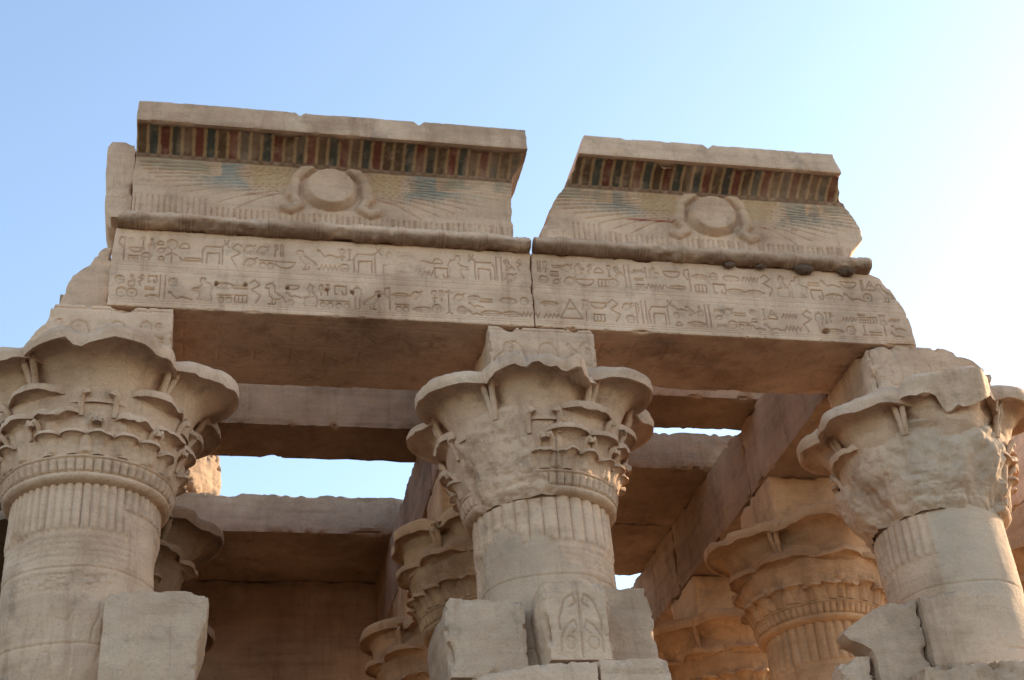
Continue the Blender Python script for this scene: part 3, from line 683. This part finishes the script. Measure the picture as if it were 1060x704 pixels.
# -------------------------------------------------------------------- beams running inwards, roof slabs
def beam(x0, x1, y0, y1, z0, z1, label, seed, top=None, group='beams running into the hall', mat=M_IN, **kw):
    o = solid('depth_beam', (x0, x1), (z0, top or z1), (y0, y1), mat, None, .05, .018, .05, seed, yres=.05, **kw)
    return tag(o, label, 'stone beam', group)
def carve_side(*a): pass
rows = [(-1.62, -.40, 'left'), (3.01, 4.19, 'middle'), (7.402, 8.60, 'right')]
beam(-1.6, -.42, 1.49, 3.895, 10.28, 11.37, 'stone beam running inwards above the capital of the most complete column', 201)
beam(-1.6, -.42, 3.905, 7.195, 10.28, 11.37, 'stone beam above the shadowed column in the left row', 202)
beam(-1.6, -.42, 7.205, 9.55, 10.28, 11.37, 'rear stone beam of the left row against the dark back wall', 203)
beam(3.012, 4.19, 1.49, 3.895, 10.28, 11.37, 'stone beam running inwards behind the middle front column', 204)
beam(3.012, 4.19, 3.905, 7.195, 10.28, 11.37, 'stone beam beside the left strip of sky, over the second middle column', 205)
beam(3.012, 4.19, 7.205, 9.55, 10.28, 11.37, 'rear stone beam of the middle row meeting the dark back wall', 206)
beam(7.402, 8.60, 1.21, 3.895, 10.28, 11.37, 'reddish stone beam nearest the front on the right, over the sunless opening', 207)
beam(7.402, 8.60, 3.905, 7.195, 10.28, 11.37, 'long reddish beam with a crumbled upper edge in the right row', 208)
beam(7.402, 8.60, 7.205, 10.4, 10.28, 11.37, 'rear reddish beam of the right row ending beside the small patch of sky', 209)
def slab(x0, x1, y0, y1, z1, label, seed, chip=.05, zt=None):
    o = solid('roof_slab', (x0, x1), (11.385, zt or z1), (y0, y1), M_IN, None, .05, .018, chip, seed, yres=.05)
    return tag(o, label, 'roof slab', 'roof slabs over the hall')
rt = lambda base, amp, s: ragged(lambda x: np.full_like(x, base), amp, 2.5, s)
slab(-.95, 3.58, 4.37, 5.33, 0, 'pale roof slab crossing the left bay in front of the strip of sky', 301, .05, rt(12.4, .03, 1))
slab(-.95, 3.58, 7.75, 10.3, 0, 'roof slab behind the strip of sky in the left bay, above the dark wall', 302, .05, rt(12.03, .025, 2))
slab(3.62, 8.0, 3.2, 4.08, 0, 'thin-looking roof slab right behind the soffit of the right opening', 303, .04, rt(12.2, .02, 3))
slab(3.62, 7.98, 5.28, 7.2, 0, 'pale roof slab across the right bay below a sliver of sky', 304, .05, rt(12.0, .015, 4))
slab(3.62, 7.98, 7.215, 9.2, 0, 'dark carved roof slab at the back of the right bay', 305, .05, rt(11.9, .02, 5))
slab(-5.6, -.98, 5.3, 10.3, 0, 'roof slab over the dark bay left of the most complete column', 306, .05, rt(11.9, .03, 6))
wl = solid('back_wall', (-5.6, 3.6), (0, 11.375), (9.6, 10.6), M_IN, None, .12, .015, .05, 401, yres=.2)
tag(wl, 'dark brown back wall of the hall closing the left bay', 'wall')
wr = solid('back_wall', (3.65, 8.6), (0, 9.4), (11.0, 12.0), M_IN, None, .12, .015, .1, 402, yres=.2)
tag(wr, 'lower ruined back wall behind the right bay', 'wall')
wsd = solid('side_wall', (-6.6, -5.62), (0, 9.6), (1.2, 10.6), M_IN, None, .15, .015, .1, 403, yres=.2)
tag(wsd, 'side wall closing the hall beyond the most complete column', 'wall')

sw = solid('shade_wall', (13.4, 24.0), (0, 6.6), (-.2, .9), M_BLK, None, .3, .015, .1, 404, yres=.3)  # unseen wall guessed in, built to keep sun off the near ground
tag(sw, 'unseen guessed wall right of the standing columns, added to shade the ground', 'wall')
sc = solid('guessed_sanctuary', (-12, 14), (0, 8.6), (13.0, 34.0), M_BLK, None, .6, .02, .1, 406, yres=.8)  # unseen mass guessed in, built to deepen the shade on the floor
tag(sc, 'unseen low block guessed behind the columned hall, added to shade its floor', 'building')

# rubble on the roof, catching the sun
rb = solid('rubble_block', (ragged(pl((12.0, -.75), (12.6, -.7)), .08, 5, 2), ragged(pl((12.0, .20), (12.2, .14), (12.45, .08), (12.7, .12), (12.95, 0)), .12, 6, 4)), (12.02, 12.95), (8.0, 8.8), M_IN, None, .03, .03, .16, 405)
rb.location = (-.12, 8.35, 12.02); rb.rotation_euler.z = rad(48)
tag(rb, 'crumbling sunlit golden rubble on the roof beside the ornate capital', 'rubble')

# -------------------------------------------------------------------- inner columns
def inner(X, Y, R, label, seed, **kw):
    c = column(X, Y, label, M_IN_LIT if X > 2 else M_IN, dict(R=R, nf=36, scrolls=False, quad=True, arched=kw.get('arched', True), pit=.5, lobes=kw.get('lobes', {})), seed, 'inner columns of the hall', hi=kw.get('hi', False))
    abacus(c, M_IN_LIT if X > 2 else M_IN, seed, X-.6, X+.6, Y-.6, Y+.6)
    return c
inner(8.02, 3.9, 1.36, 'orange-lit inner column with a row of arches on its capital', 501, hi=True)
inner(8.02, 7.2, 1.34, 'rearmost column of the right row, half hidden by the arched capital', 502)
inner(3.62, 3.9, 1.18, 'shaded inner column just behind the left of the middle front column', 503, hi=True)
inner(3.62, 7.2, 1.18, 'red-brown rearmost column of the middle row', 504)
inner(-1.02, 3.9, 1.40, 'dark inner column whose lip shows beside the most complete column', 505)
inner(-1.02, 7.2, 1.40, 'dark rearmost column in the left row, its lip just over the low wall', 506)
far = inner(12.05, 3.9, 1.30, 'column at the right edge beyond the worn smooth column', 507)
bm = beam(11.45, 12.65, 3.3, 7.5, 10.28, 11.45, 'pale stone beam at the right edge on the farthest column', 210, mat=M_FACE)

# -------------------------------------------------------------------- low wall stubs between the columns
def blk(label, x, z, y, seed, chip=.06, front=None, rough=.01, name='wall_block', cat='stone block', **kw):
    o = solid(name, x, z, y, M_BLK, None, kw.pop('res', .03), rough, chip, seed, front, **kw)
    return tag(o, label, cat, kw.get('group'))
def rel(x0, x1, z0, z1, seed, fn):
    R = Relief(x0, x1, z0, z1, .008); fn(R, random.Random(seed)); return wear_front(R, seed, .2)
blk('plain pale wall block against the right side of the most complete column', (ragged(pl((4, -.76), (7.1, -.74)), .012, 3, 1), ragged(pl((4, .06), (6.2, .08), (6.6, .10), (6.8, .17), (7.1, .185)), .02, 5, 2)), (4.0, ragged(pl((-.8, 7.03), (-.7, 7.06), (.2, 7.07)), .008, 4, 3)), (-.22, .95), 601,
    front=rel(-.8, .2, 4, 7.1, 3, lambda R, g: (register(R, -.7, -.35, 6.1, 6.35, g, .012, .012), register(R, -.72, -.4, 5.6, 5.9, g, .012, .012))), chip=.05)
blk('rounded weathered wall block left of the carved jamb', (ragged(pl((6.2, 2.38), (6.8, 2.34), (7.0, 2.36), (7.1, 2.44)), .02, 4, 4), 3.12), (6.26, ragged(pl((2.2, 6.95), (2.4, 7.05), (3.2, 7.03)), .015, 4, 5)), (-.18, .9), 602, chip=.06)
def loops(R, g):
    cx = 3.58
    R.stroke([(cx, 6.4), (cx, 7.0)], .012, .02)
    for sg in (-1, 1):
        for (z0, zt) in ((6.42, 6.72), (6.62, 6.98)):
            R.stroke([(cx+sg*.20, z0), (cx+sg*.20, z0+.12), (cx+sg*.14, zt-.06), (cx+sg*.06, zt), (cx+sg*.03, zt-.08), (cx+sg*.09, zt-.13)], .012, .02)
        R.stroke(arc(cx+sg*.11, 6.5, .05, .06), .010, .015)
jamb = blk('door jamb block carved with looped plant stems', (pl((6.4, 3.26), (6.9, 3.22), (7.15, 3.25)), pl((6.4, 3.86), (7.15, 3.85))), (6.33, 7.13), (-.46, .5), 603, chip=.04, front=rel(3.2, 3.9, 6.4, 7.2, 5, loops), fres=.012, name='door_jamb', cat='door jamb')
blk('smooth grey wall block right of the carved jamb', (3.93, ragged(pl((6.4, 4.50), (7.0, 4.50), (7.3, 4.44)), .012, 4, 6)), (6.33, 7.30), (.12, .95), 604, chip=.05, rough=.004)
blk('lower wall course with a chipped ledge under the carved jamb', (ragged(pl((4, 2.50), (6.4, 2.48)), .03, 4, 7), 3.66), (4.0, ragged(pl((2.4, 6.17), (2.8, 6.2), (3.2, 6.25), (3.6, 6.27)), .02, 4, 8)), (-.60, .9), 605, chip=.05)
blk('moulded ledge block under the smooth grey wall block', (3.68, 4.36), (4.0, 6.315), (-.58, .9), 606, chip=.03,
    front=rel(3.6, 4.5, 4, 6.5, 6, lambda R, g: (R.stroke([(3.6, 6.24), (4.5, 6.24)], .012, .02), R.stroke([(3.6, 6.17), (4.5, 6.17)], .01, .015))))
blk('smooth squared block built against the shaft of the worn right column', (ragged(pl((6.4, 7.31), (7.1, 7.30)), .006, 4, 9), 8.22), (6.40, ragged(pl((7.3, 7.16), (7.6, 7.22), (7.9, 7.28), (8.3, 7.2)), .02, 5, 21)), (-.070, .9), 607, chip=.03, rough=.004)
blk('rough broken course under the smooth square block', (ragged(pl((4, 7.0), (6.45, 7.0)), .05, 5, 10), 9.2), (4.0, ragged(pl((6.9, 6.30), (7.3, 6.36), (9.2, 6.38)), .02, 6, 9)), (-.36, .9), 608, chip=.12, rough=.03)
blk('curved cavetto bracket projecting left from the wall by the worn right column', (ragged(pl((5.9, 6.70), (6.3, 6.70), (6.5, 6.72), (6.62, 6.68), (6.68, 6.60), (6.74, 6.46), (6.80, 6.41), (6.86, 6.47), (6.97, 6.66), (7.06, 6.83), (7.12, 7.0)), .015, 6, 11), 7.285), (5.9, ragged(pl((6.3, 7.1), (6.8, 7.13), (7.3, 7.14)), .012, 5, 12)), (-.02, .26), 609, chip=.05, rough=.014, name='cornice_bracket', cat='cornice bracket')
blk('broken foot of stone under the curved cavetto bracket', (ragged(pl((5, 6.34), (6.45, 6.33), (6.6, 6.42)), .03, 5, 13), 6.69), (5.0, 6.57), (.04, .30), 610, chip=.08)
